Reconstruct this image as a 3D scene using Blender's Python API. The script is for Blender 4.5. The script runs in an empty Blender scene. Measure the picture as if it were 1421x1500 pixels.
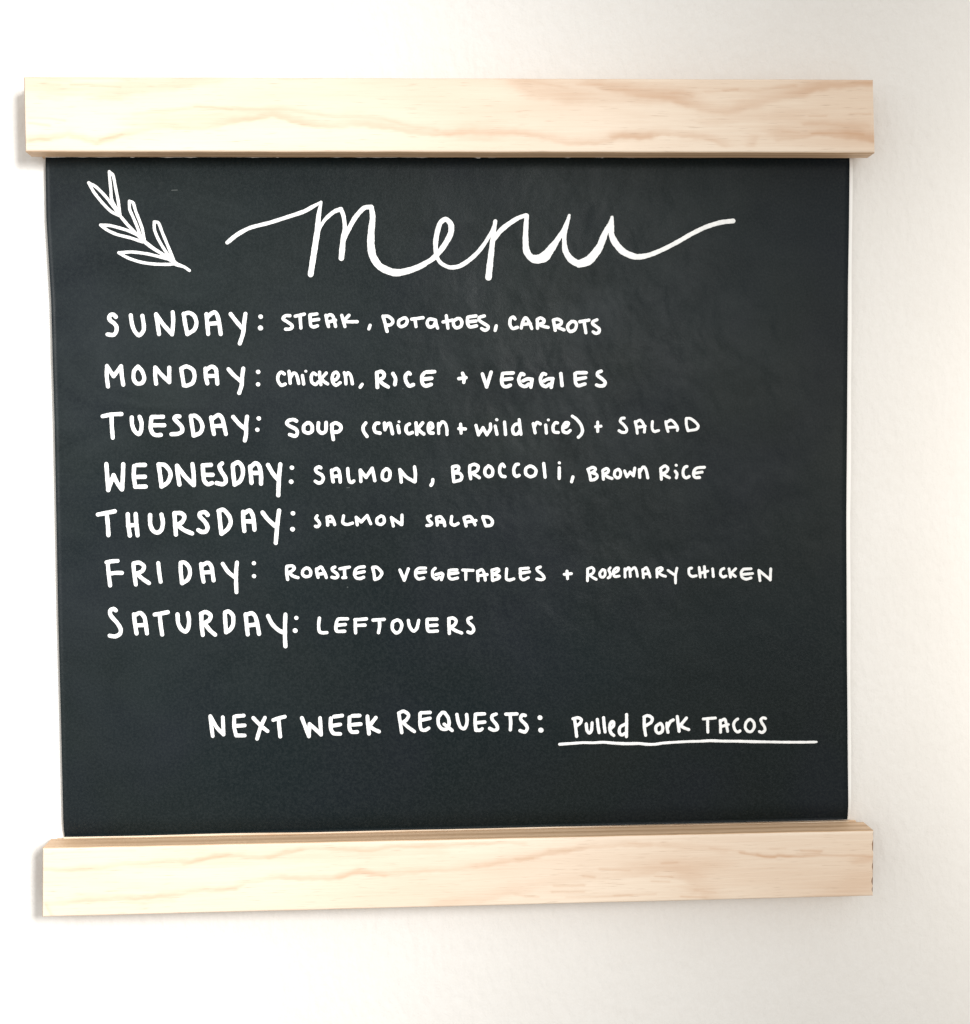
import bpy, math, random
import numpy as np
from mathutils import Matrix, Vector
random.seed(4)
rng = np.random.default_rng(7)
scene = bpy.context.scene
C = scene.collection

# ------------------------------------------------------------------ camera
# board frame: x right, y up, z towards the viewer; origin = upper left corner of
# the top rail's front face, metres.  World = (x, -z, y).
F_PX, CX, CY, PW, PH = 1973.10, 710.5, 750.0, 1421.0, 1500.0
ANG = (0.0389, 0.0457, 0.0101)
TR = np.array((-0.2445, 0.2304, -0.7142))
def _rot(a):
    cx, cy, cz = np.cos(a); sx, sy, sz = np.sin(a)
    return (np.array([[1,0,0],[0,cx,-sx],[0,sx,cx]]) @ np.array([[cy,0,sy],[0,1,0],[-sy,0,cy]])
            @ np.array([[cz,-sz,0],[sz,cz,0],[0,0,1]]))
RM = _rot(np.array(ANG))
CAMPOS = -RM.T @ TR
B2W = np.array([[1,0,0],[0,0,-1],[0,1,0]], float)
def W(p):
    return (float(p[0]), float(-p[2]), float(p[1]))
cd = bpy.data.cameras.new('camera'); cam = bpy.data.objects.new('camera', cd); C.objects.link(cam)
m = B2W @ RM.T
mw = Matrix([list(r) + [0] for r in m.tolist()] + [[0,0,0,1]])
mw.translation = Vector(W(CAMPOS)); cam.matrix_world = mw
cd.sensor_fit = 'VERTICAL'; cd.sensor_height = 24.0; cd.lens = 24.0 * F_PX / PH
cd.clip_start = 0.01; cd.clip_end = 100
scene.camera = cam

# ------------------------------------------------------------------ light: room fill, lamp pool from the upper right, warm lamp on the right
FRONT, SHEET, WALL = 0.0, -0.0185, -0.0225
w = bpy.data.worlds.new('World'); scene.world = w; w.use_nodes = True
bg = w.node_tree.nodes['Background']; bg.inputs[1].default_value = 0.89
# room around the viewer: pale ceiling and walls, darker floor
_t = w.node_tree; _tc = _t.nodes.new('ShaderNodeTexCoord'); _sp = _t.nodes.new('ShaderNodeSeparateXYZ'); _cr = _t.nodes.new('ShaderNodeValToRGB')
_mr = _t.nodes.new('ShaderNodeMapRange'); _mr.inputs[1].default_value = -1; _mr.inputs[2].default_value = 1
_t.links.new(_tc.outputs['Generated'], _sp.inputs[0]); _t.links.new(_sp.outputs['Z'], _mr.inputs[0]); _t.links.new(_mr.outputs[0], _cr.inputs[0])
_cr.color_ramp.elements[0].position = 0.15; _cr.color_ramp.elements[0].color = (0.60, 0.55, 0.49, 1)
_cr.color_ramp.elements[1].position = 0.62; _cr.color_ramp.elements[1].color = (1.16, 1.14, 1.10, 1)
_t.links.new(_cr.outputs[0], bg.inputs[0])
def aim(o, pos, target):
    o.location = W(pos)
    d = Vector(W(target)) - Vector(W(pos)); o.rotation_euler = d.to_track_quat('-Z', 'Y').to_euler()
def spot(name, pos, target, power, radius, cone, blend, col):
    l = bpy.data.lights.new(name, 'SPOT'); l.energy = power; l.shadow_soft_size = radius
    l.spot_size = math.radians(cone); l.spot_blend = blend; l.color = col
    o = bpy.data.objects.new(name, l); C.objects.link(o); aim(o, pos, target); return o
kl = bpy.data.lights.new('window_light', 'AREA'); kl.shape = 'RECTANGLE'; kl.size = 0.22; kl.size_y = 0.42
kl.energy = 2.55; kl.spread = math.radians(47); kl.color = (1.0, 0.99, 0.975)
ko = bpy.data.objects.new('window_light', kl); C.objects.link(ko); aim(ko, (0.70, 0.16, 1.30), (-0.21, -0.29, 0))
spot('lamp_warm', (1.05, -0.20, 1.1), (0.93, -0.24, 0), 150, 0.2, 42, 1.0, (1.0, 0.93, 0.83))
scene.view_settings.view_transform = 'Standard'; scene.view_settings.look = 'None'
scene.view_settings.exposure = 0; scene.view_settings.gamma = 1

# ------------------------------------------------------------------ helpers
def plane_pt(u, v, z):
    """real position on the plane z of the board frame for a measured photo point"""
    d = RM.T @ np.array(((u - CX) / F_PX, -(v - CY) / F_PX, -1.0))
    s = (z - CAMPOS[2]) / d[2]
    return CAMPOS + s * d
def photo_uv(P):
    q = np.asarray(P) @ RM.T + TR
    return CX + F_PX * q[..., 0] / -q[..., 2], CY - F_PX * q[..., 1] / -q[..., 2]
def mesh_obj(name, verts, faces, mat, parent=None, smooth=False):
    me = bpy.data.meshes.new(name); me.from_pydata(verts, [], faces); me.update()
    if smooth: me.polygons.foreach_set('use_smooth', [True] * len(me.polygons))
    o = bpy.data.objects.new(name, me); C.objects.link(o)
    if mat: me.materials.append(mat)
    if parent: o.parent = parent
    return o
def nodes(name, rough=0.6, spec=0.3):
    mt = bpy.data.materials.new(name); mt.use_nodes = True
    nt = mt.node_tree; b = nt.nodes['Principled BSDF']
    b.inputs['Roughness'].default_value = rough; b.inputs['Specular IOR Level'].default_value = spec
    return mt, nt, b
def nd(nt, t, **kw):
    n = nt.nodes.new(t)
    for k, v in kw.items():
        if k in n.inputs: n.inputs[k].default_value = v
        else: setattr(n, k, v)
    return n
def coords(nt, scale, rot=(0,0,0)):
    tc = nd(nt, 'ShaderNodeTexCoord'); mp = nd(nt, 'ShaderNodeMapping')
    mp.inputs['Scale'].default_value = scale; mp.inputs['Rotation'].default_value = rot
    nt.links.new(tc.outputs['Object'], mp.inputs['Vector']); return mp.outputs['Vector']
def noise(nt, vec, scale, detail=3, rough=0.5, dist=0.0):
    n = nd(nt, 'ShaderNodeTexNoise', Scale=scale, Detail=detail, Roughness=rough, Distortion=dist)
    nt.links.new(vec, n.inputs['Vector']); return n.outputs['Fac']
def maprange(nt, s, a, b, c, d):
    n = nd(nt, 'ShaderNodeMapRange'); nt.links.new(s, n.inputs[0])
    for i, v in enumerate((a, b, c, d)): n.inputs[i+1].default_value = v
    return n.outputs[0]
def mix(nt, f, a, b):
    n = nd(nt, 'ShaderNodeMix', data_type='RGBA')
    if hasattr(f, 'links'): nt.links.new(f, n.inputs[0])
    else: n.inputs[0].default_value = f
    for s, i in ((a, 6), (b, 7)):
        if hasattr(s, 'links'): nt.links.new(s, n.inputs[i])
        else: n.inputs[i].default_value = (*s, 1)
    return n.outputs[2]
def mth(nt, op, a, b):
    n = nd(nt, 'ShaderNodeMath', operation=op)
    for i, s in enumerate((a, b)):
        if hasattr(s, 'links'): nt.links.new(s, n.inputs[i])
        else: n.inputs[i].default_value = s
    return n.outputs[0]
def bump(nt, b, h, strength, dist, prev=None):
    n = nd(nt, 'ShaderNodeBump', Strength=strength, Distance=dist); nt.links.new(h, n.inputs['Height'])
    if prev: nt.links.new(prev, n.inputs['Normal'])
    nt.links.new(n.outputs[0], b.inputs['Normal']); return n.outputs[0]

# ------------------------------------------------------------------ materials
def wall_mat():
    mt, nt, b = nodes('wall_paint', 0.55, 0.25)
    v = coords(nt, (1, 1, 1))
    v2 = coords(nt, (1.0, 1, 0.6))
    tone = maprange(nt, noise(nt, v, 9, 4, 0.6), 0.3, 0.7, 0, 1)
    col = mix(nt, tone, (0.79, 0.775, 0.75), (0.82, 0.81, 0.79))
    fine = maprange(nt, noise(nt, v, 420, 3, 0.6), 0.35, 0.65, 0, 1)
    nt.links.new(mix(nt, mth(nt, 'MULTIPLY', fine, 0.35), col, (0.76, 0.74, 0.71)), b.inputs['Base Color'])
    h1 = noise(nt, v2, 210, 1.5, 0.45, 0.15); h2 = noise(nt, v, 900, 2, 0.5)
    h = mth(nt, 'ADD', h1, mth(nt, 'MULTIPLY', h2, 0.25))
    bump(nt, b, h, 0.5, 0.0012); return mt
def wood_mat(name, light, tan, deep):
    mt, nt, b = nodes(name, 0.5, 0.3)
    at = nd(nt, 'ShaderNodeAttribute', attribute_name='grain')
    v = coords(nt, (3, 60, 90))
    f = maprange(nt, noise(nt, v, 9, 5, 0.65, 0.3), 0.35, 0.7, 0, 1)
    v3 = coords(nt, (22, 400, 520))
    pores = maprange(nt, noise(nt, v3, 3, 2, 0.5), 0.62, 0.74, 0, 1)
    g = mth(nt, 'ADD', at.outputs['Fac'], mth(nt, 'MULTIPLY', mth(nt, 'SUBTRACT', f, 0.45), 0.20))
    g = maprange(nt, g, 0.0, 1.0, 0.0, 1.0)
    c = mix(nt, g, light, tan)
    c = mix(nt, mth(nt, 'MULTIPLY', pores, 0.42), c, deep)
    big = maprange(nt, noise(nt, coords(nt, (5, 30, 30)), 1.5, 2), 0.35, 0.7, 0, 0.25)
    c = mix(nt, big, c, tan)
    nt.links.new(c, b.inputs['Base Color'])
    bump(nt, b, f, 0.25, 0.0003); return mt
def sheet_mat():
    mt, nt, b = nodes('chalkboard_paper', 0.40, 0.10)
    v = coords(nt, (1, 1, 1))
    def blob(x, y, rx, ry):          # soft oval mask, places the painted sheen and the ripple bumps
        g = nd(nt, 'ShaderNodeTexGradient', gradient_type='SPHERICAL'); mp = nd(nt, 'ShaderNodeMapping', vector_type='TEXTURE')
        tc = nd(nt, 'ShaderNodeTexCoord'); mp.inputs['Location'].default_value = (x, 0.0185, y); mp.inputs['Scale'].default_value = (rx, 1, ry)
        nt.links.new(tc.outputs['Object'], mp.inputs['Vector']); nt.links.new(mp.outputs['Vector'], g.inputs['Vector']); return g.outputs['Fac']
    big = maprange(nt, noise(nt, v, 5.0, 3, 0.55, 0.6), 0.35, 0.68, 0, 1)
    c = mix(nt, big, (0.0036, 0.0085, 0.0105), (0.0065, 0.0098, 0.0095))
    hue = maprange(nt, noise(nt, coords(nt, (1, 1, 1), (0.3, 0.2, 1)), 14, 2), 0.45, 0.7, 0, 0.5)
    c = mix(nt, hue, c, (0.0085, 0.0105, 0.0175))
    fine = maprange(nt, noise(nt, v, 800, 3, 0.75), 0.4, 0.68, 0, 1)
    c = mix(nt, mth(nt, 'MULTIPLY', fine, 0.50), c, (0.0225, 0.0290, 0.0305))
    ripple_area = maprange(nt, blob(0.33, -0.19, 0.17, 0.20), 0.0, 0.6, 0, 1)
    sheen = mth(nt, 'ADD', mth(nt, 'MULTIPLY', ripple_area, 0.45), mth(nt, 'MULTIPLY', blob(0.03, -0.20, 0.17, 0.30), 1.0))
    sheen = mth(nt, 'ADD', sheen, mth(nt, 'MULTIPLY', blob(0.22, -0.10, 0.26, 0.16), 0.6))
    sheen_mottle = maprange(nt, noise(nt, coords(nt, (1, 1, 1.8), (0, 0.7, 0)), 13, 5, 0.65, 1.2), 0.35, 0.8, 0.25, 1.0)
    c = mix(nt, mth(nt, 'MULTIPLY', mth(nt, 'MULTIPLY', sheen, sheen_mottle), 0.5), c, (0.040, 0.050, 0.052))  # sheen painted into the colour: paler at left, top and centre right
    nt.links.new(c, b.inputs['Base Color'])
    r = maprange(nt, noise(nt, v, 22, 4, 0.6), 0.3, 0.7, 0.36, 0.48); nt.links.new(r, b.inputs['Roughness'])
    n1 = bump(nt, b, fine, 0.2, 0.0002)
    ru = noise(nt, coords(nt, (1.4, 1, 1.0), (0, 0.7, 0)), 38, 2, 0.5, 0.2)
    ru = mth(nt, 'MULTIPLY', ru, mth(nt, 'ADD', 0.25, ripple_area))
    n2 = bump(nt, b, ru, 0.65, 0.0026, n1)
    return mt
def ink_mat():
    mt, nt, b = nodes('chalk_marker_ink', 0.75, 0.2)
    v = coords(nt, (1, 1, 1))
    f = maprange(nt, noise(nt, v, 300, 3, 0.6), 0.35, 0.7, 0, 1)
    nt.links.new(mix(nt, f, (0.96, 0.965, 0.965), (0.82, 0.84, 0.84)), b.inputs['Base Color']); return mt
def plain(name, col, col2, sc, rough=0.7):
    mt, nt, b = nodes(name, rough, 0.2)
    f = maprange(nt, noise(nt, coords(nt, (1,1,1)), sc, 4, 0.6), 0.35, 0.7, 0, 1)
    nt.links.new(mix(nt, f, col, col2), b.inputs['Base Color']); return mt
M_WALL = wall_mat()
M_WOOD = wood_mat('pine_wood', (0.835, 0.715, 0.585), (0.60, 0.375, 0.235), (0.30, 0.17, 0.09))
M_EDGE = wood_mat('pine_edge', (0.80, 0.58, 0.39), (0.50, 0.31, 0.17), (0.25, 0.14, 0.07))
M_END = plain('sawn_end_grain', (0.35, 0.20, 0.11), (0.10, 0.05, 0.03), 160)
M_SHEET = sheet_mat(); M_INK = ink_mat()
M_WHITE = plain('white_paper', (0.96, 0.955, 0.94), (0.92, 0.91, 0.89), 60)
M_CREAM = plain('pale_pine_edge', (0.80, 0.70, 0.57), (0.66, 0.52, 0.38), 40)
M_SCUFF = plain('scuff_grey', (0.08, 0.09, 0.09), (0.04, 0.05, 0.05), 500)

# ------------------------------------------------------------------ wall (setting)
zw = WALL
wall = mesh_obj('wall', [W(p) for p in ((-3, -2.5, zw), (3.5, -2.5, zw), (3.5, 2, zw), (-3, 2, zw))], [(0, 1, 2, 3)], M_WALL)
wall['kind'] = 'structure'; wall['label'] = 'white painted wall with fine orange peel texture'

# ------------------------------------------------------------------ the board
board = bpy.data.objects.new('menu_board', None); C.objects.link(board)
board['label'] = 'black hanging menu sheet between two pale pine rails, hand lettered in white'
board['category'] = 'menu board'

# grain streaks: (points in photo measure, half width, strength)
TOPG = [
 ([(45,121),(110,129),(165,131),(200,124),(250,118),(300,113)], 13, .34),
 ([(150,144),(175,146)], 3, .25), ([(60,143),(90,145)], 2.5, .25),
 ([(63,124),(88,124)], 1.0, .45), ([(104,124),(130,124),(176,128)], 1.0, .5), ([(70,117),(104,119)], 1, .3), ([(36,114),(200,114)],1.4,.35),
 ([(44,172),(70,173),(95,177)], 1.0, .5), ([(44,180),(58,182),(72,184)], 1.4, .6), ([(140,166),(170,166)],1,.2),
 ([(44,204),(70,203),(99,197),(116,202),(141,206),(165,201),(197,192),(239,185),(289,187),(334,178),(369,173),(398,169),(422,174),(457,182),(503,185),(538,183),(584,187),(633,197),(668,195),(714,192),(767,194),(802,203),(837,208),(872,208),(907,201),(950,200)], 4.2, .46),
 ([(44,205),(62,204),(75,206)], 1, .4), ([(147,204),(166,200),(178,197)], 1.5, .5),
 ([(197,166),(246,162),(289,157),(334,159),(387,160),(422,160),(457,166),(503,171),(556,173),(598,183),(640,190)], 2.4, .3),
 ([(285,157),(310,157),(340,160)],1,.45), ([(197,176),(300,172),(400,164),(460,174),(540,178),(600,186)], 9, .2),
 ([(680,194),(780,198),(860,203),(940,196)], 10, .2),
 ([(410,116),(440,116),(470,115)], 1.4, .35), ([(770,118),(790,121),(830,128)],2,.3),
 ([(790,118),(810,130),(845,137),(880,138),(930,136),(962,138)], 16, .48),
 ([(868,121),(900,127),(940,134),(980,142),(1013,150),(1041,158),(1069,160),(1097,154),(1129,144),(1164,135),(1196,126),(1217,121),(1278,120)], 7.5, .55),
 ([(985,136),(1000,135),(1013,140)],3,.35),([(1034,134),(1065,131),(1111,132),(1164,126)], 2.2, .35),
 ([(1060,132),(1080,131)],1,.5),([(846,124),(880,124)],1,.4),
 ([(900,199),(935,201),(970,194),(1005,196),(1041,203),(1058,210),(1066,217)], 4.5, .5), ([(963,198),(980,198)],1,.4),
 ([(1100,214),(1105,200)],4,.25), ([(1145,193),(1200,192),(1278,200)], 7, .4), ([(1140,204),(1200,197),(1278,205)], 3, .35),
 ([(1146,192),(1170,194)],1,.4),([(1186,170),(1210,170)],1,.5),([(1246,167),(1276,167)],1.1,.5),([(1190,196),(1240,195),(1264,197)],1.2,.6),
 ([(1255,192),(1276,198)],8,.45), ([(1040,178),(1100,172),(1160,168)],7,.18),([(1180,180),(1270,183)],3,.3),
]
BOTG = [
 ([(67,1272),(106,1274),(148,1272),(183,1266),(218,1264),(257,1260),(281,1263),(317,1254),(352,1254),(394,1255),(422,1247),(450,1243),(485,1243),(538,1245),(573,1240),(626,1240),(668,1236),(738,1234),(767,1236)], 2.8, .45),
 ([(120,1276),(260,1266),(400,1260),(520,1251),(640,1246)], 7, .16),
 ([(270,1266),(281,1264),(317,1255),(330,1254)],2.5,.3),([(394,1256),(422,1249),(440,1245)],2.5,.3),
 ([(70,1324),(106,1322),(141,1317),(183,1314),(225,1314),(267,1309),(299,1303),(345,1301),(359,1291),(405,1286),(450,1287),(496,1284),(527,1275),(563,1282),(598,1277),(647,1273),(696,1270),(731,1264),(760,1259),(802,1249),(830,1245),(872,1240),(914,1238),(950,1236)], 3.6, .45),
 ([(190,1318),(210,1322),(250,1318)],5,.25),([(316,1303),(345,1301)],1.4,.5),([(496,1283),(527,1279),(563,1283)],3,.3),
 ([(77,1249),(197,1246)], 1, .25), ([(67,1325),(78,1345)],1.3,.35),
 ([(647,1323),(696,1317),(731,1308),(767,1300),(802,1293),(837,1286),(890,1282),(950,1275)], 7, .25),
 ([(812,1298),(855,1297)], 1.4, .65), ([(809,1307),(855,1306)], 1.2, .45), ([(756,1310),(788,1314)], 1.5, .4), ([(830,1314),(925,1312)], 1, .4),
 ([(879,1273),(922,1275)], 1.2, .4), ([(756,1259),(780,1257)],1.2,.5), ([(805,1246),(835,1245)],1.2,.4),([(855,1284),(870,1285)],1.5,.4),
 ([(921,1235),(963,1238)], 1, .35), ([(970,1237),(1010,1240),(1060,1246)],4,.2), ([(1041,1243),(1090,1247)], 1, .4),
 ([(1085,1249),(1118,1254),(1153,1255),(1203,1253),(1245,1253),(1278,1255)], 1.4, .6), ([(1110,1251),(1120,1255),(1135,1256)],1.5,.6),
 ([(1174,1246),(1203,1247)], 1, .6), ([(1168,1250),(1200,1250)],1,.4),([(1130,1244),(1150,1243)],1,.4),([(1140,1253),(1158,1255)],1.6,.5),
 ([(970,1265),(991,1264)], 1.2, .6), ([(960,1284),(984,1285)], 1.2, .5), ([(955,1291),(980,1292)],1,.4),
 ([(995,1272),(1010,1282),(1030,1300),(1045,1312)], 9, .28), ([(1018,1304),(1048,1307)],1,.45),([(998,1313),(1034,1315)],1,.4),
 ([(900,1312),(960,1310)],1,.4),([(930,1266),(1000,1272),(1060,1262)],8,.15),([(1220,1310),(1278,1290)],16,.22),([(1255,1262),(1278,1258)],5,.25),
]
def grain_field(U, V, streaks, fade):
    g = np.zeros_like(U)
    wob = 1.1*np.sin(U*0.045+V*0.05) + 0.7*np.sin(U*0.11+1.3) + 0.5*np.sin(U*0.31+V*0.2)
    for pts, hw, s in streaks:
        p = np.array(pts, float)
        x0, x1 = p[:,0].min(), p[:,0].max()
        sel = (U > x0-130) & (U < x1+130)
        u, v = U[sel], (V+wob*min(1, hw/4))[sel]
        d = np.full(u.shape, 1e9); sg = np.zeros(u.shape)
        for a, b in zip(p[:-1], p[1:]):
            ab = b-a; t = np.clip(((u-a[0])*ab[0]+(v-a[1])*ab[1])/(ab@ab), 0, 1)
            dx = (u-a[0]-t*ab[0])*(0.35 if hw > 6 else 0.6); dy = v-a[1]-t*ab[1]
            h = np.hypot(dx, dy); sg = np.where(h < d, dy, sg); d = np.minimum(d, h)
        soft = np.where(sg < 0, 0.42*hw+0.3, 0.13*hw+0.25)
        e = 1/(1+np.exp((d-hw)/soft))
        e = e*(0.82+0.18*np.sin(u*0.021+hw*3+s*40)+0.13*np.sin(u*0.063+hw*7))
        g[sel] = 1-(1-g[sel])*(1-s*e)
    return np.clip(g+fade, 0, 1)

def rail(name, corners, streaks, fade, nx, ny, label, chips=False, back=-0.0181):
    """front slat: grid face carrying the traced grain, rounded arris, sawn ends"""
    TL, TRc, BR, BL = [np.array(plane_pt(*c, FRONT)) for c in corners]
    us = np.linspace(0, 1, nx); vs = np.linspace(0, 1, ny)
    chipx = np.zeros(ny)
    if chips:
        for k in range(ny):
            y = vs[k]*95
            chipx[k] = -0.00012*(math.sin(y*0.31)+1)
            for c0, hw_, dp in ((19, 7, .0008), (27, 3, .0004), (53, 6, .0007), (60, 2, .0003), (74, 6, .0010), (86, 4, .0004)):
                chipx[k] -= dp*max(0, 1-abs(y-c0)/hw_)**0.7
    uu, vv = np.meshgrid(us, vs)
    P = (TL*(1-uu[...,None]) + TRc*uu[...,None])*(1-vv[...,None]) + (BL*(1-uu[...,None]) + BR*uu[...,None])*vv[...,None]
    P[:, -1, 0] += chipx; P[:, -2, 0] += chipx*0.6
    # slight planing waviness and eased edges
    edge = np.minimum(np.minimum(vv, 1-vv)*0.0385, np.minimum(uu, 1-uu)*0.457)
    P[...,2] -= 0.0005*np.clip(1-edge/0.0007, 0, 1)**2
    P[0,:,1] += 0.00004*np.sin(us*37)+0.00003*np.sin(us*91+1); P[-1,:,1] += 0.00004*np.sin(us*29+2)+0.00003*np.sin(us*77)
    U, V = photo_uv(P)
    G = grain_field(U, V, streaks, fade(U, V))
    verts = [W(p) for p in P.reshape(-1, 3)]; n0 = len(verts)
    faces = [(j*nx+i, (j+1)*nx+i, (j+1)*nx+i+1, j*nx+i+1) for j in range(ny-1) for i in range(nx-1)]
    mats = [0]*len(faces); g = list(G.ravel())
    # rim around: top, right, bottom, left
    rim = ([j*nx for j in range(ny-1, 0, -1)] + list(range(nx-1)) + [j*nx+nx-1 for j in range(ny-1)] + [(ny-1)*nx+i for i in range(nx-1, 0, -1)])
    flat = P.reshape(-1, 3); nz = 7; prev = rim
    off = {}
    for k in range(1, nz+1):
        z = back*k/nz; cur = []
        for r in rim:
            p = flat[r].copy(); j, i = divmod(r, nx)
            p[2] = z
            if k == 1: p[2] = -0.0011
            out = 0.0003
            if j == 0: p[1] += out
            if j == ny-1: p[1] -= out
            if i == 0: p[0] -= out
            if i == nx-1: p[0] += out*0.3 - (chipx[j] if chips else 0)
            cur.append(len(verts)); verts.append(W(p))
            if j == 0 or j == ny-1:
                q = 0.35+0.35*math.sin(k*2.1+0.4*math.sin(p[0]*23))+0.25*math.sin(k*4.3+p[0]*9)
                g.append(max(0, min(1, q)))
            else: g.append(0.8)
        L = len(rim)
        for a in range(L):
            b = (a+1) % L
            faces.append((prev[a], prev[b], cur[b], cur[a]))
            ja, ia = divmod(rim[a], nx); jb, ib = divmod(rim[b], nx)
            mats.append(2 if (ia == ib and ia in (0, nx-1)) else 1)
        prev = cur
    faces.append(tuple(reversed(prev))); mats.append(1)
    o = mesh_obj(name, verts, faces, M_WOOD, board)
    me = o.data; me.materials.append(M_EDGE); me.materials.append(M_END)
    me.polygons.foreach_set('material_index', mats)
    at = me.attributes.new('grain', 'FLOAT', 'POINT'); at.data.foreach_set('value', np.array(g, np.float32))
    o['label'] = label
    return o
fadeT = lambda U, V: np.clip((U-900)/380, 0, 1)**1.3*0.22 - 0.5*np.clip((V-214.5)/3, 0, 1)  # last term paints a bright rim highlight along the lower edge
fadeB = lambda U, V: np.clip((U-800)/480, 0, 1)*0.20 - 0.3*np.clip((1222+(1280-U)*0.0205-V)/3, 0, 1)
rail('top_rail', [(35,113),(1279,117),(1281.5,223),(37.4,221)], TOPG, fadeT, 900, 84, 'upper pine rail with wavy tan grain', back=-0.0128)
rail('bottom_rail', [(62.5,1243.5),(1280,1217.5),(1279,1312),(62,1343)], BOTG, fadeB, 900, 84, 'lower pine rail with chipped right end', chips=True)

def box(name, a, b, z0, z1, mat, parent, skew=None):
    """a,b: photo-measured opposite corners on the sheet plane given as four corners"""
    P = [np.array(plane_pt(*c, SHEET)) for c in a]
    vs = []
    for z in (z1, z0):
        for p in P: vs.append(W((p[0], p[1], z)))
    f = [(0,3,2,1),(4,5,6,7)] + [(i, (i+1)%4, (i+1)%4+4, i+4) for i in range(4)]
    return mesh_obj(name, vs, f, mat, parent)
box('spacer_strip', [(45,125),(1272,128),(1269,226.3),(47,226)], None, SHEET+0.0016, -0.0126, M_EDGE, board)
o = box('back_slat', [(62,130),(1258,134),(1257,228),(61,230)], None, WALL+0.0001, SHEET-0.0012, M_EDGE, board)
o = box('back_slat', [(82,1230.5),(1255,1203.5),(1255,1296),(84,1330)], None, WALL+0.0001, SHEET-0.0012, M_EDGE, board)

# ------------------------------------------------------------------ chalk sheet
def sheet_z(x, y):
    return (0.00022*np.sin(9*x+3.1*y+.6) + 0.00014*np.sin(21*x-13*y) + 0.00005*np.sin(55*x+31*y)
            + 0.0004*np.exp(-((y+0.145-0.05*x)/0.006)**2)*np.exp(-((x-0.035)/0.03)**2)
            - 0.0003*np.exp(-((y+0.136-0.05*x)/0.008)**2)*np.exp(-((x-0.045)/0.035)**2))
LEFT = [(66.3,215),(68,320),(75,440),(80,620),(85,900),(89,1050),(93,1224),(93.5,1240)]
RIGHT = [(1245.2,215),(1244,330),(1242.5,420),(1241.3,600),(1240,760),(1240.6,950),(1242,1120),(1243,1201),(1243,1215)]
def edge_x(pts, v):
    p = np.array(pts); return np.interp(v, p[:,1], p[:,0])
nx, ny = 150, 200
top = lambda u: 226.0
verts = []; 
for j in range(ny):
    t = j/(ny-1)
    for i in range(nx):
        s = i/(nx-1)
        v = 224*(1-t) + (1229-27*s)*t
        l, r = edge_x(LEFT, v), edge_x(RIGHT, v)
        p = plane_pt(l*(1-s)+r*s, v, SHEET)
        curl = 0.0022*max(0, (t-0.972)/0.028)**1.8 + 0.0012*max(0, (0.022-t)/0.022)**1.8
        verts.append((p[0], p[1], SHEET+sheet_z(p[0], p[1])-curl))
n = len(verts)
allv = [W(p) for p in verts] + [W((p[0], p[1], p[2]-0.0005)) for p in verts]
faces = [(j*nx+i, (j+1)*nx+i, (j+1)*nx+i+1, j*nx+i+1) for j in range(ny-1) for i in range(nx-1)]
faces += [(j*nx+i+n, j*nx+i+1+n, (j+1)*nx+i+1+n, (j+1)*nx+i+n) for j in range(ny-1) for i in range(nx-1)]
rim = ([j*nx for j in range(ny-1, 0, -1)] + list(range(nx-1)) + [j*nx+nx-1 for j in range(ny-1)] + [(ny-1)*nx+i for i in range(nx-1, 0, -1)])
for a in range(len(rim)):
    b = (a+1) % len(rim); faces.append((rim[b], rim[a], rim[a]+n, rim[b]+n))
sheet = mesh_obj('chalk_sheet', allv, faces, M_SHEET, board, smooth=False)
sheet.data.polygons.foreach_set('use_smooth', [k < (nx-1)*(ny-1) for k in range(len(faces))])
sheet['label'] = 'black chalkboard paper with white lettering'

# white paper layer showing past the right edge of the black sheet
pts = []
for v in np.linspace(228, 1202, 60):
    r = edge_x(RIGHT, v); wd = 4.8+1.6*math.sin((v-228)/974*math.pi)+0.3*math.sin(v*0.03)
    pts.append((plane_pt(r-8, v, SHEET), plane_pt(r+wd, v, SHEET)))
vs, fs = [], []
for k, (a, b) in enumerate(pts):
    cz = 0.0022*max(0, (k/(len(pts)-1)-0.968)/0.032)**1.5 + 0.0012*max(0, (0.022-k/(len(pts)-1))/0.022)**1.5
    for z in (SHEET-0.0009-cz, SHEET-0.0015-cz):
        for p in (a, b): vs.append(W((p[0], p[1], z)))
for k in range(len(pts)-1):
    q = k*4; r_ = q+4
    fs += [(q, r_, r_+1, q+1), (q+2, q+3, r_+3, r_+2), (q+1, r_+1, r_+3, q+3), (q, q+2, r_+2, r_)]
fs += [(0,1,3,2), (4*len(pts)-4, 4*len(pts)-2, 4*len(pts)-1, 4*len(pts)-3)]
mesh_obj('white_underlayer', vs, fs, M_WHITE, board)

# torn white paper fringe along the top, trimmed white lip along the bottom
def fringe(name, f0, f1, parent, z, mat=None):
    vs, fs = [], []; N = 420
    for k in range(N):
        s = k/(N-1); a, b = f0(s), f1(s)
        for q, zz in ((a, z), (b, z), (b, z-0.0003), (a, z-0.0003)):
            p = plane_pt(*q, SHEET); vs.append(W((p[0], p[1], zz+sheet_z(p[0], p[1]))))
    for k in range(N-1):
        q = 4*k; r_ = q+4
        fs += [(q, q+1, r_+1, r_), (q+1, q+2, r_+2, r_+1), (q+2, q+3, r_+3, r_+2), (q+3, q, r_, r_+3)]
    return mesh_obj(name, vs, fs, mat or M_WHITE, parent)
jag = np.interp(np.arange(420), np.arange(0, 424, 4), rng.random(106)**3*2.4) + rng.random(420)*0.5
for c, h in ((45, 2.6), (46, 3.0), (121, 2.2), (225, 3.0), (226, 3.6), (290, 2.0)): jag[c] += h*0.7
def tband(s): return 66.5+s*(1245.0-66.5)
fringe('torn_edge', lambda s: (tband(s), 225.0), lambda s: (tband(s), 230.5 + 0.3*math.sin(s*3.1)**2 + 0.45*float(jag[int(s*419)])), sheet, SHEET+0.0010)
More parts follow.
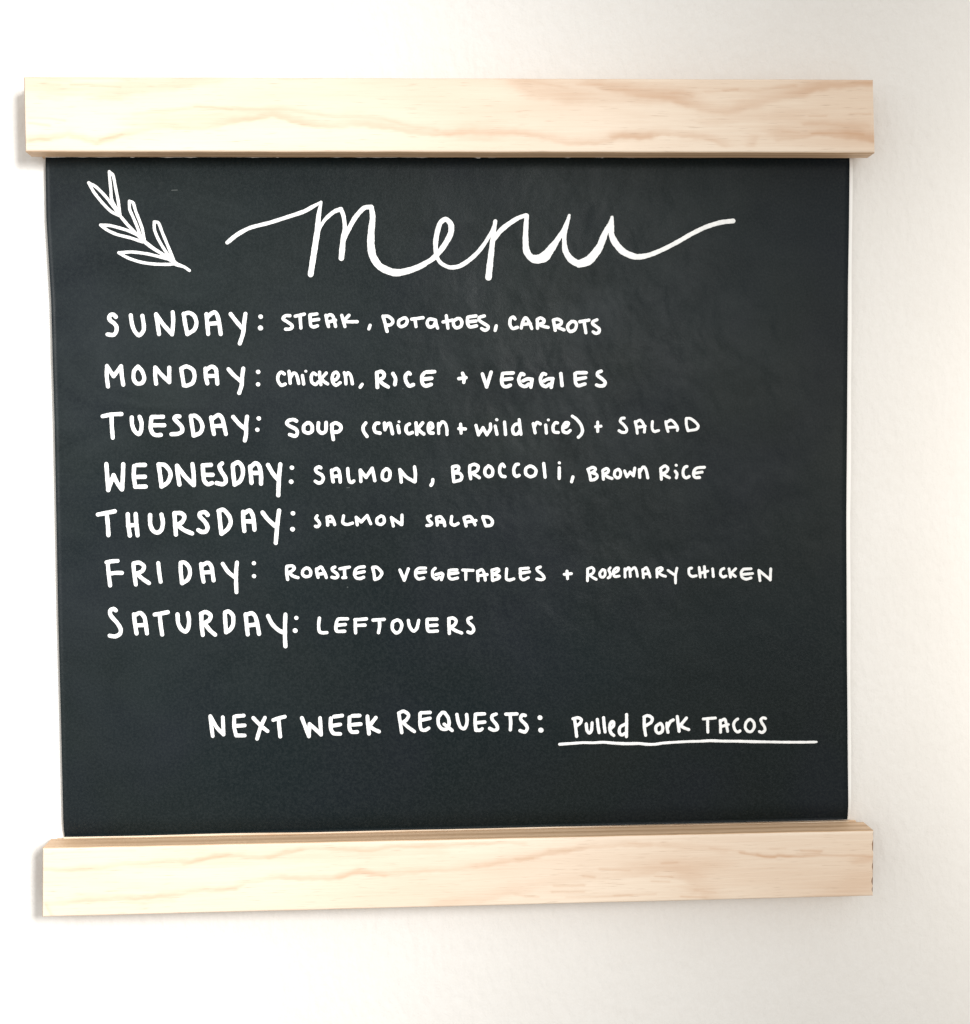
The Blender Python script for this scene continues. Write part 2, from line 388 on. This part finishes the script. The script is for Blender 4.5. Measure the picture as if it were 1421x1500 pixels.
fringe('trimmed_lip', lambda s: (93.4+s*(1243.2-93.4), 1226.2-22.6*s-0.7*math.sin(s*3.14)+0.5*math.sin(s*23)*math.sin(s*7)), lambda s: (93.4+s*(1243.2-93.4), 1229-26.3*s), sheet, SHEET+0.0004, M_CREAM)

# ------------------------------------------------------------------ lettering, drawn stroke by stroke in chalk marker
def catmull(P, n):
    P = np.array(P, float)
    if len(P) == 1: return P
    out = []
    Q = np.vstack([2*P[0]-P[1], P, 2*P[-1]-P[-2]])
    for i in range(1, len(Q)-2):
        p0, p1, p2, p3 = Q[i-1:i+3]
        L = max(2, int(math.ceil(np.hypot(*(p2-p1)[:2])/n)))
        # centripetal-ish tension keeps short bends from overshooting
        m1 = (p2-p0)*0.42; m2 = (p3-p1)*0.42
        l = np.hypot(*(p2-p1)[:2])+1e-9
        for mm in (m1, m2):
            k = np.hypot(*mm[:2])
            if k > l: mm *= l/k
        for t in np.arange(L)/L:
            h = (2*t**3-3*t**2+1, t**3-2*t**2+t, -2*t**3+3*t**2, t**3-t**2)
            out.append(h[0]*p1+h[1]*m1+h[2]*p2+h[3]*m2)
    out.append(P[-1]); return np.array(out)
class Ink:
    def __init__(self, fat=1.0): self.v = []; self.f = []; self.k = 0; self.fat = fat
    def stroke(self, pts, wd):
        """pts in photo measure (x, y, width)"""
        self.k += 1
        P = np.array([(p[0], p[1], p[2] if len(p) > 2 else wd) for p in pts], float)
        if len(P) == 1: P = np.vstack([P, P+[0.35, 0.1, 0]])
        S = catmull(P, 1.6)
        ph = random.random()*6
        s = np.arange(len(S)); S[:,2] *= 0.95*self.fat*(1+0.035*np.sin(s*0.55+ph)+0.025*np.sin(s*1.37+ph*2))
        T = np.gradient(S[:,:2], axis=0); T /= np.hypot(T[:,0], T[:,1])[:,None]+1e-9
        rows = []
        r0, r1 = S[0,2]/2, S[-1,2]/2
        for a in (85, 62, 40, 20): rows.append((S[0,:2]-T[0]*r0*math.sin(math.radians(a)), T[0], r0*math.cos(math.radians(a))))
        for q, t in zip(S, T): rows.append((q[:2], t, q[2]/2))
        for a in (20, 40, 62, 85): rows.append((S[-1,:2]+T[-1]*r1*math.sin(math.radians(a)), T[-1], r1*math.cos(math.radians(a))))
        H = 0.00010+0.000006*(self.k % 9)+0.000002*random.random(); base = len(self.v); K = 9
        for c, t, r in rows:
            nrm = np.array((-t[1], t[0]))
            for a in range(K):
                th = math.pi*a/(K-1); q = c+nrm*r*math.cos(th)
                p = plane_pt(q[0], q[1], SHEET)
                self.v.append(W((p[0], p[1], SHEET+sheet_z(p[0], p[1])-0.00002+(H+0.00002)*math.sin(th)**0.7*min(1, 0.5+r/2))))
        for i in range(len(rows)-1):
            for a in range(K-1):
                q = base+i*K+a; self.f.append((q, q+K, q+K+1, q+1))
    def build(self, name, parent, label=None):
        o = mesh_obj(name, self.v, self.f, M_INK, parent, smooth=True)
        if label: o['label'] = label
        return o
def parse(txt, x0, y0, sc, ink, wd, dx=0, dy=0):
    for st in txt.split('|'):
        st = st.strip()
        if not st: continue
        if st[0] == 'o':
            x, y, r = map(float, st[1:].split(',')); ink.stroke([(x0+x/sc, y0+y/sc, 2*r/sc)], 0); continue
        pts = []
        for tk in st.split():
            q = list(map(float, tk.split(',')))
            pts.append((x0+q[0]/sc, y0+q[1]/sc) + ((q[2]/sc,) if len(q) > 2 else ()))
        ink.stroke(pts, wd)
TEXT = []
def line(x0, y0, sc, wpx, *words): TEXT.append((x0, y0, sc, wpx/sc, words))

line(140,440,5.4654,38, ('SUNDAY:', '162,132 145,115 122,115 108,140 122,165 150,185 168,215 163,255 140,277 95,272|282,120 292,190 312,245 348,280 382,245 386,200 375,125|485,112 495,180 508,270|485,112 540,190 612,272|618,95 622,170 612,272|706,108 718,190 735,270|706,110 750,100 790,125 808,180 790,235 735,270|888,112 895,190 902,270|900,135 925,108 955,95 975,120 990,180 1002,270|905,188 985,182|1082,110 1120,160 1170,220|1200,108 1190,180 1182,260 1155,345|o1320,130,21|o1320,221,24'))
line(400,440,5.684,31, ('STEAK,', '140,128 105,128 82,152 120,180 155,205 158,228 135,240 105,240|185,132 260,115|225,130 228,180 232,230|365,113 310,120|306,122 310,170 314,208 335,222 370,212|310,168 380,158|440,125 450,180 462,218|445,138 470,120 495,128 508,160 520,216|455,182 520,165|572,125 585,170 598,218|632,125 590,168|592,174 625,178 700,178|808,208 798,238'),
 ('POTATOES', '915,132 930,180 940,225 950,258|916,134 955,132 988,155 998,182 975,205 940,207|1085,148 1050,168 1045,200 1065,220 1102,205 1118,172 1105,148 1085,148|1155,157 1248,145|1182,158 1190,218|1340,160 1300,157 1282,190 1300,222 1335,215 1352,180|1352,165 1358,200 1370,232'))
line(640,440,5.684,31, ('TATOES,', '78,128 85,180 92,232|52,180 130,165|170,152 138,175 142,212 165,230 200,215 208,178 190,152 170,152|325,130 262,138|255,142 255,190 275,222 330,212|255,180 325,172|395,130 355,142 352,165 385,190 425,215 425,236 400,250 372,235|494,212 485,250'),
 ('CARROTS', '650,155 635,138 612,155 608,200 630,235 670,225|702,230 715,180 735,145 752,155 772,190 790,235|715,200 778,195|835,160 838,232|838,158 865,146 892,165 885,188 845,200|850,200 885,217 925,225|970,165 985,250|972,163 1005,157 1036,175 1030,200 990,215|990,215 1030,235 1058,246|1122,175 1092,205 1090,235 1110,260 1148,245 1162,205 1150,180 1122,175|1190,178 1265,165|1225,175 1240,270|1332,162 1300,177 1297,197 1325,217 1352,240 1348,265 1325,276 1300,262'))
line(140,520,5.4654,37, ('MONDAY:', '100,252 90,170 92,88|92,90 145,170|145,170 205,90|205,90 210,160 222,238|340,92 308,130 305,190 330,228 372,224 390,185 373,130 340,92|485,230 478,170 478,100|478,100 530,160 590,218|590,102 590,218|685,108 695,170 707,243|686,108 730,92 780,120 793,175 775,225 730,246 707,243|880,110 882,170 895,228|890,118 930,92 963,115 970,170 975,230|885,168 965,168|1064,114 1110,165 1165,210|1183,108 1175,165 1170,240 1160,275 1150,304|o1300,135,20|o1300,235,20'))
line(390,520,5.4654,34, ('chicken,', '145,152 120,137 97,160 94,205 120,243 152,233|182,132 188,180 192,225|192,185 215,147 238,152 252,190 260,228|290,165 300,232|o316,130,15|400,158 376,145 360,175 366,218 395,236 418,215|427,138 430,180 438,238|480,145 440,192|442,192 465,215 492,232|535,205 565,192 578,160 560,137 537,152 527,190 537,225 560,243 592,222|625,142 635,180 638,232|635,170 655,142 678,170 690,230|768,235 752,258'),
 ('RICE', '885,142 890,258|886,142 920,132 943,152 938,180 900,203|905,205 940,235 976,256|1015,150 1035,190 1030,236|1152,152 1138,142 1115,168 1118,210 1145,248 1178,238|1348,134 1282,137|1268,142 1248,170 1250,225 1275,248 1320,236|1252,195 1325,187'))
line(640,520,5.4654,32, ('+', '205,147 218,180 215,220|176,190 232,182'), ('VEGGIES', '364,152 398,256|434,138 398,256|610,144 532,147|526,150 518,200 527,243 555,255 588,242|522,198 600,190|695,157 675,150 655,195 670,238 705,253 735,235|688,208 725,192 762,195|762,195 752,258|870,155 848,150 828,192 840,235 870,253 900,235|857,208 890,192 928,190|928,190 915,258|992,150 1002,245|1195,142 1118,142|1106,150 1110,222 1132,246 1185,232|1108,197 1190,182|1315,130 1287,142 1287,165 1320,190 1348,220 1333,246 1300,248 1278,240'))
line(140,590,5.4654,38, ('TUESDAY:', '57,108 130,94 206,90|128,95 130,180 138,280|290,118 292,170 310,222 345,252 365,220 368,160 352,112|540,112 452,114|448,118 440,200 460,248 490,260 522,257|450,180 550,180|672,110 645,108 630,125 650,150 688,190 693,228 660,248 607,252|762,108 772,180 785,262|764,105 800,105 838,140 856,190 838,240 787,263|925,118 938,200 948,250|938,125 985,98 1015,128 1030,190 1043,250|945,188 1025,183|1102,114 1150,170 1200,212|1213,112 1205,180 1205,250 1195,302|o1305,125,20|o1295,216,20'))
line(400,590,5.684,34, ('Soup', '195,152 170,140 130,148 114,172 140,195 190,220 203,250 185,278 138,265|285,168 257,192 257,235 290,253 323,238 325,192 303,168 285,168|378,168 376,225 405,253 438,235 442,165|490,180 492,240 502,305|488,185 520,167 558,187 566,215 545,240 505,245'),
 ('(chicke', '772,168 750,202 755,240 782,280|880,170 857,172 840,205 852,243 890,253|928,170 932,225|935,215 955,178 975,172 985,210 995,258|1040,192 1050,248|o1048,158,13|1135,177 1112,192 1107,230 1127,258 1160,248|1190,168 1197,262|1245,168 1207,215|1207,215 1227,240 1255,260|1297,225 1328,205 1323,174 1302,172 1292,210 1302,248 1332,253'))
line(640,590,6.767,36, ('n', '15,205 18,305|18,245 50,190 82,205 98,255 100,315'), ('+', '235,212 240,302|217,257 282,260'),
 ('wild', '387,225 412,318|412,318 457,248|457,248 495,318|495,318 530,260 530,210|578,232 595,312|o592,168,17|670,192 680,314|815,168 823,240 833,312|812,208 772,218 750,258 762,308 800,308 825,272'),
 ('rice)', '955,208 973,298|965,240 990,196 1025,210|1078,222 1085,300|o1103,170,16|1195,200 1170,200 1150,240 1160,288 1203,295|1247,252 1288,235 1306,202 1277,197 1249,235 1252,283 1290,298 1322,275|1342,133 1380,160 1425,215 1443,275 1428,318 1402,342'))
line(840,590,6.767,33, ('+', '240,192 240,285|220,238 272,232'), ('SALAD', '503,152 475,155 464,187 495,215 528,260 518,292 480,293 452,277|612,187 625,240 633,302|622,192 660,172 688,200 706,245 703,290|628,245 712,232|783,187 780,250 800,285 845,275|915,187 925,240 938,285|922,197 965,172 1003,200 1033,250 1030,275|938,245 1025,240|1118,165 1120,220 1135,275|1120,155 1160,157 1208,190 1238,230 1218,263 1137,277'))
line(140,665,4.7367,34, ('WEDNESDAY:', '75,70 80,140 88,250|88,250 105,200 125,148|125,148 150,200 182,246|192,72 190,140 184,246|342,76 285,77|268,85 265,150 275,226|275,228 348,226|268,160 342,158|437,72 447,140 458,225|437,72 480,77 513,115 520,150 500,198 458,226|564,82 572,150 582,212|566,82 620,155 680,216|672,70 680,140 682,216|800,76 742,79|743,82 752,180 777,210 808,202|748,145 812,145|878,65 860,85 872,120 898,160 903,193 882,210 840,202|952,85 957,150 965,212|954,75 990,58 1018,90 1022,140 1003,188 965,213|1072,88 1078,150 1082,200|1080,88 1110,63 1135,83 1148,140 1148,206|1085,132 1148,132|1197,77 1230,135 1268,180|1282,72 1275,140 1270,220 1268,286|o1362,95,17|o1356,192,18'))
line(440,665,6.767,38, ('SALMON,', '203,138 185,128 152,147 162,180 210,207 228,240 213,278 180,288 148,270|310,162 315,220 325,275|322,162 360,145 383,170 393,220 395,278|320,225 388,218|470,145 475,220 487,272 510,282 530,268|600,272 598,220 593,160|595,160 652,232|652,232 712,142|714,144 725,200 738,264|850,148 818,180 814,240 850,262 882,240 888,180 865,150 850,148|1000,278 995,220 985,155|987,155 1050,228 1133,276|1132,128 1140,200 1137,274|1312,255 1310,285 1295,310'))
line(640,665,6.767,37, ('BROCCOLI,', '155,132 160,200 167,270|155,128 200,120 218,137 208,165 175,182|180,187 225,192 247,220 237,255 200,268 167,275|325,125 325,180 335,245|328,117 370,103 408,122 398,165 347,190|350,192 390,215 420,235|510,118 478,152 478,200 510,225 547,208 553,160 530,128 510,118|668,125 650,100 627,125 622,180 642,218 675,225|808,102 782,107 762,150 767,203 790,222 815,212|920,120 882,145 882,198 925,226 970,208 982,162 950,128 920,120|1058,94 1065,160 1072,230|o1213,88,17|1213,138 1212,242|1348,228 1335,275'))
line(840,665,6.767,34, ('BROWN', '145,155 160,200 170,255|142,152 190,133 218,147 208,170 182,185|187,187 228,202 235,230 210,253 172,260|290,168 297,250|292,162 330,143 348,162 338,185 305,200|307,205 345,230 382,243|440,153 412,172 407,213 435,238 463,223 468,182 450,153 440,153|507,168 530,226|530,226 562,180|562,180 595,216|595,216 608,140|653,155 658,232|658,180 690,130 713,143 728,190 737,236'),
 ('RICE', '865,145 872,250|868,142 910,118 938,147 918,180 882,195|885,200 920,220 952,236|1010,172 1028,200 1020,236|o1018,112,16|1125,124 1102,133 1087,172 1092,218 1120,238 1148,223|1298,132 1232,137 1202,157 1190,200 1207,233 1250,233|1197,192 1275,180'))
line(130,735,4.5839,33, ('THURSDAY:', '62,86 120,75 174,64|120,75 128,150 132,224|262,84 265,150 276,226|315,82 320,150 328,226|265,160 320,155|412,90 413,150 430,192 460,208 488,188 498,140 488,86|575,78 580,150 585,220|577,76 620,77 643,100 628,135 595,155|597,157 640,190 694,213|798,88 780,70 747,77 747,100 780,135 798,170 788,198 760,203 735,190|875,70 882,140 890,215|872,62 905,54 943,97 953,140 933,183 892,215|1037,68 1038,130 1045,196|1045,78 1080,58 1103,97 1110,150 1113,188|1045,132 1105,132|1167,72 1200,115 1253,165|1278,60 1270,120 1262,200 1256,276|o1370,77,17|o1367,184,18'))
line(440,735,4.7367,25, ('SALMON', '117,97 107,115 125,135 135,155 120,173 105,170|185,108 190,162|187,108 213,102 228,125 238,158|190,137 233,137|300,98 295,145 325,158 362,148|395,160 387,108|388,108 422,140|422,140 463,96|464,96 488,152|560,98 533,117 533,148 560,158 582,140 578,107 560,98|645,168 632,110|632,110 700,158|705,92 705,158'),
 ('SALAD', '903,98 882,107 892,130 912,150 900,163 878,165|945,112 950,162|948,108 973,104 993,130 1002,166|950,140 998,140|1050,102 1046,150 1070,163 1095,150|1135,112 1150,168|1142,108 1178,102 1198,130 1212,160|1150,142 1218,130|1265,108 1285,165|1267,104 1310,108 1333,135 1323,163 1287,168'))
line(140,810,5.4654,37, ('FRIDAY:', '87,75 130,67 176,64|97,80 105,170 116,260|105,167 160,160 210,160|302,87 310,170 322,253|304,83 350,78 388,107 373,145 327,165|330,167 380,210 428,242|502,82 510,160 521,230|680,85 682,150 692,242|682,78 715,77 748,115 756,165 738,213 694,243|845,90 852,160 865,230|857,97 900,78 928,110 938,170 945,220|855,158 935,152|1018,87 1060,150 1110,192|1132,77 1125,150 1125,240 1128,314|o1267,82,19|o1267,185,19'))
line(400,810,6.767,35, ('ROASTED', '135,138 135,200 145,262|138,132 190,128 212,150 188,178 150,195|160,200 200,230 248,245|330,148 298,170 293,213 325,236 368,223 373,182 350,152 330,148|430,158 435,200 447,242|437,165 475,138 498,170 518,210 528,244|440,212 513,202|612,140 587,152 592,175 630,202 643,230 620,248 583,240|662,157 758,140|707,152 712,242|692,245 722,243|903,137 850,143 817,168 808,215 827,248 865,253 898,240|818,202 903,185|987,147 1000,200 1007,258|990,142 1030,142 1073,185 1078,208 1050,248 1010,262'),
 ('V', '1257,168 1300,270|1341,158 1302,268'))
line(600,810,5.684,28, ('EGETABLES', '133,126 78,127 52,150 52,193 75,217 118,208|57,165 133,158|213,128 192,150 192,193 220,218 248,200|218,180 265,167|265,167 278,178 265,222|395,140 342,142|328,145 327,198 350,218 398,208|327,175 403,165|442,142 528,145|468,147 468,220|565,152 570,230|567,155 600,138 620,165 630,226|572,190 645,180|685,142 690,226|687,142 733,132 743,150 700,175|702,178 748,192 743,210 692,230|808,133 805,213 830,226 868,215|988,126 928,131|920,133 925,208 950,223 988,205|920,170 998,157|1088,117 1060,128 1067,150 1100,175 1122,208 1100,223 1060,217'),
 ('+', '1310,152 1315,214|1288,178 1346,172'))
line(840,810,4.5839,22, ('ROSEMARY', '95,108 94,186|97,106 125,98 138,115 128,138 102,150|110,150 130,165 153,177|195,112 177,135 181,158 200,163 213,145 210,117 195,112|247,100 237,115 248,140 245,160 232,168|265,140 298,120 303,102 285,102 267,125 277,158 308,155|345,107 347,162|347,122 370,98 378,112 382,158|385,117 410,98 423,120 430,157|465,112 470,166|471,112 490,98 500,115 515,162|470,142 510,139|560,112 562,162|562,107 590,98 598,110 570,133|575,137 595,150 618,157|635,117 675,145|695,103 686,150 686,202'),
 ('CHICKEN', '793,102 777,107 777,140 797,158 825,153|845,98 852,162|880,92 885,162|850,137 903,122|935,107 940,158|1010,105 992,115 987,145 1005,162 1025,155|1045,107 1055,162|1090,106 1060,135|1060,137 1088,158|1193,106 1142,109|1142,109 1127,130 1132,163 1160,176 1193,168|1132,145 1203,138|1253,186 1245,117|1245,117 1320,178|1325,107 1322,181'))
line(140,880,4.5839,32, ('SATURDAY:', '135,65 120,55 97,67 102,100 145,150 168,190 163,223 130,240 94,235|257,92 265,160 275,220|267,95 300,82 328,112 338,170 345,220|268,167 335,162|397,93 440,86 485,77|430,90 437,160 447,226|550,92 555,150 575,190 605,208 623,180 628,130 620,84|710,92 712,160 720,230|707,87 740,76 773,97 763,130 730,150|735,157 770,200 803,228|868,87 872,150 877,210|870,78 895,72 923,102 923,160 903,195 877,212|1008,92 1015,165 1022,226|1017,92 1050,84 1073,107 1088,165 1098,222|1015,167 1088,158|1158,102 1185,155 1225,195 1260,213|1275,92 1272,170 1272,250 1275,305|o1348,115,16|o1340,200,18'))
line(450,890,5.4654,30, ('LEFTOVERS', '98,85 92,140 97,188 120,202 158,200|323,90 252,92 237,112 230,150 237,188 300,189|235,142 305,135|385,97 385,150 388,202|382,97 430,94 474,90|385,143 463,140|528,100 617,94|578,100 580,150 571,200|720,98 687,117 682,168 710,202 742,188 758,140 742,107 720,98|810,103 820,150 850,188 878,165 893,102|1038,92 965,93|960,97 960,150 973,188 1042,187|960,145 1038,140|1135,92 1135,150 1138,206|1133,87 1170,84 1193,107 1178,140 1147,158|1150,160 1190,185 1236,203|1313,80 1287,92 1292,120 1325,150 1333,183 1310,203 1287,195'))
line(290,1030,5.075,32, ('NEXT', '110,244 100,170 92,97|92,97 140,180 190,232|185,105 188,170 190,232|340,92 282,97|270,102 270,180 284,238|284,240 348,240|270,170 348,165|412,110 470,170 517,207|498,108 465,180 440,264|560,125 600,112 646,100|600,112 605,180 612,247'),
 ('WEEK', '773,110 800,180 825,246|825,246 830,155|830,155 870,190 915,233|908,110 915,233|1072,92 1012,100|988,112 986,180 1007,223 1058,228|985,170 1058,158|1202,92 1147,94|1127,105 1126,180 1142,213 1183,213|1125,162 1210,155|1260,97 1264,160 1272,226|1322,108 1277,165|1277,172 1310,195 1346,211'))
line(560,1030,5.263,30, ('REQUESTS:', '128,82 140,160 150,226|127,76 165,62 203,90 185,130 152,150|157,147 200,185 247,218|368,71 297,74|291,80 291,160 301,202 330,208 358,192|295,132 368,116|460,72 432,112 434,165 460,198 498,198 515,160 508,112 478,72 460,72|477,162 510,187 538,210|575,87 585,140 602,183 630,197 648,170 654,130 650,88|788,82 727,84|718,87 715,150 722,205|722,208 755,208 770,197|718,152 790,145|878,84 847,97 847,125 880,165 888,198 860,209 828,195|953,85 1038,83|985,87 990,150 987,205|1102,95 1077,92 1067,125 1105,165 1118,193 1100,222 1062,212|o1215,112,21|o1222,208,22'))
line(810,1030,6.767,36, ('Pulled', '215,160 225,240 235,328|198,155 250,145 282,165 268,200 225,230|330,205 337,270 360,298 382,270 388,195|440,162 447,230 458,292|502,145 508,220 517,285|577,248 600,225 603,192 588,182 567,207 562,255 577,298 603,320|730,113 730,200 728,332|713,210 667,237 657,288 680,317 713,300'),
 ('Pork', '905,150 905,230 919,318|902,137 940,123 983,147 973,190 922,223|1058,203 1022,232 1022,278 1050,298 1083,278 1088,235 1070,203 1058,203|1130,200 1132,250 1140,288|1135,240 1163,184 1192,167|1232,132 1240,200 1250,278|1323,148 1267,215|1267,225 1300,245 1345,262'),
 ('underline', '66,408,34 180,400,32 300,392,30 400,393,30 500,388,32 600,396,34 720,402,36 850,400,34 930,408,34 1010,408,32 1090,396,32 1200,388,30 1350,380,30 1450,378,30 1560,372,34 1680,376,32 1850,378,32 1990,382,34 2120,384,30 2300,387,30 2500,387,30 2600,385,28 2612,384,24'))
line(1010,1030,6.767,33, ('TACOS', '137,157 257,147|180,160 180,230 182,288|305,172 307,230 308,288|314,175 350,158 363,200 378,280|315,232 385,212|478,157 452,177 437,215 452,268 480,287 500,275|590,163 562,192 552,240 577,278 613,282 642,240 638,192 608,162 590,163|753,152 730,145 707,162 717,195 743,235 748,268 720,292 693,282'))
def merge(words):
    pass
# words written across two of the measuring windows are joined into one mesh
JOIN = {('POTATOES', 'TATOES,'): 'POTATOES,', ('(chicke', 'n'): '(chicken', ('V', 'EGETABLES'): 'VEGETABLES'}
pend = None
DAYS = {'+': 'plus sign', 'underline': 'long white underline'}
for x0, y0, sc, wd, words in TEXT:
    for wname, strokes in words:
        first = next((k for k in JOIN if k[0] == wname), None); second = next((k for k in JOIN if k[1] == wname), None)
        if second: ink = pend; wname = JOIN[second]
        else: ink = Ink({'chicken,': 0.82, '(chicke': 0.9, 'ROSEMARY': 0.9, 'CHICKEN': 0.93, 'SALMON': 0.92, 'SALAD': 0.93}.get(wname, 0.93 if wname.endswith('DAY:') else 0.95)*0.97)
        parse(strokes, x0, y0, sc, ink, wd)
        if first: pend = ink; continue
        if wname == '+': ink.build('plus_sign', sheet)
        elif wname == 'underline': ink.build('underline', sheet)
        else: ink.build('written_word', sheet, 'the word ' + wname.strip(':,()'))

# heading
ink = Ink(0.94)
parse('62,404,32 130,350,34 220,302,30 350,268,30 470,230,30 590,190,32 650,158,30 708,126,20|712,124,22 695,220,36 687,320,44 667,450,46 640,625,44|698,335,16 706,300,22 740,245,28 800,192,32 850,172,34|850,174,34 868,220,32 877,300,32 868,360,38 860,440,44 853,512,44|874,390,20 900,320,34 950,230,38 1010,165,36 1060,157,36|1062,162,38 1070,230,44 1060,330,52 1058,420,58 1072,500,58 1120,570,56 1200,608,58 1260,612,54 1350,590,46 1430,556,40', 320, 270, 4.7367, ink, 6)
parse('0,690,52 60,665,48 120,635,44 180,600,46 240,540,48 290,470,50 330,390,52 330,320,50 290,280,44 245,310,44 218,400,46 208,480,44 215,570,36 250,630,34 320,665,36 400,655,40 480,605,40 550,540,38 610,460,34 660,370,28 688,300,28|686,296,36 675,370,38 665,450,44 655,540,50 642,650,56 632,745,58|682,440,30 720,380,46 790,320,44 870,270,40 932,248,36|938,252,40 932,330,44 928,430,50 935,530,60 970,585,64 1020,600,80 1080,580,90 1130,520,72 1180,450,50 1230,370,38 1262,300,34 1278,248,24|1274,268,30 1250,350,40 1238,430,38 1247,530,52 1290,600,60 1355,635,66 1425,606,68', 600, 270, 5.4654, ink, 6)
parse('44,637,66 110,620,76 160,570,78 210,500,66 250,400,56 290,320,38 310,262,22|308,266,28 306,330,44 304,400,52 335,470,60 402,542,60 500,580,54 600,568,44 720,520,40 840,458,40 940,400,40 1060,342,40 1180,305,42 1278,293,42', 840, 270, 5.4654, ink, 6)
ink.build('written_word', sheet, 'large cursive word menu')

# leaf sprig
LEAVES = ['130,180 180,270 260,370 340,450 420,492|130,180 200,220 290,310 360,400 420,485', '325,75 330,150 340,250 348,340 412,462|325,75 360,110 385,230 410,360 425,480',
 '515,355 518,430 548,500 590,600 620,690|515,355 550,370 575,450 610,540 638,620 655,720', '242,580 330,585 430,610 520,640 620,690|242,580 310,630 400,670 520,700 640,740',
 '750,550 752,620 782,700 832,790 900,890|750,550 790,560 830,660 880,780 930,900', '415,842 540,835 680,852 800,880 900,908|415,842 500,890 620,930 740,948 880,952 960,945']
for s in LEAVES:
    ink = Ink(0.94); parse(s, 110, 240, 6.4591, ink, 5.0); ink.build('leaf_outline', sheet)
ink = Ink(0.94); parse('425,490,32 500,580,34 570,650,30 650,730,40 740,800,38 820,850,34 920,915,52 960,950,44 1030,975,32 1083,1010,30', 110, 240, 6.4591, ink, 4.6); ink.build('stem_outline', sheet)

# tiny scuffs on the sheet
for (x, y, L, wd) in ((252,279,8,1.8), (509,860,1,2.2), (508,714.5,4,1.6), (590,569.5,1,1.8), (1235,911,1,1.6), (200,300,1,1.2), (1028,325,1,1.2)):
    s = Ink(); s.stroke([(x, y), (x+L, y-0.4)] if L > 1 else [(x, y)], wd); s.v = s.v
    s_o = s.build('scuff', sheet); s_o.data.materials.clear(); s_o.data.materials.append(M_SCUFF)
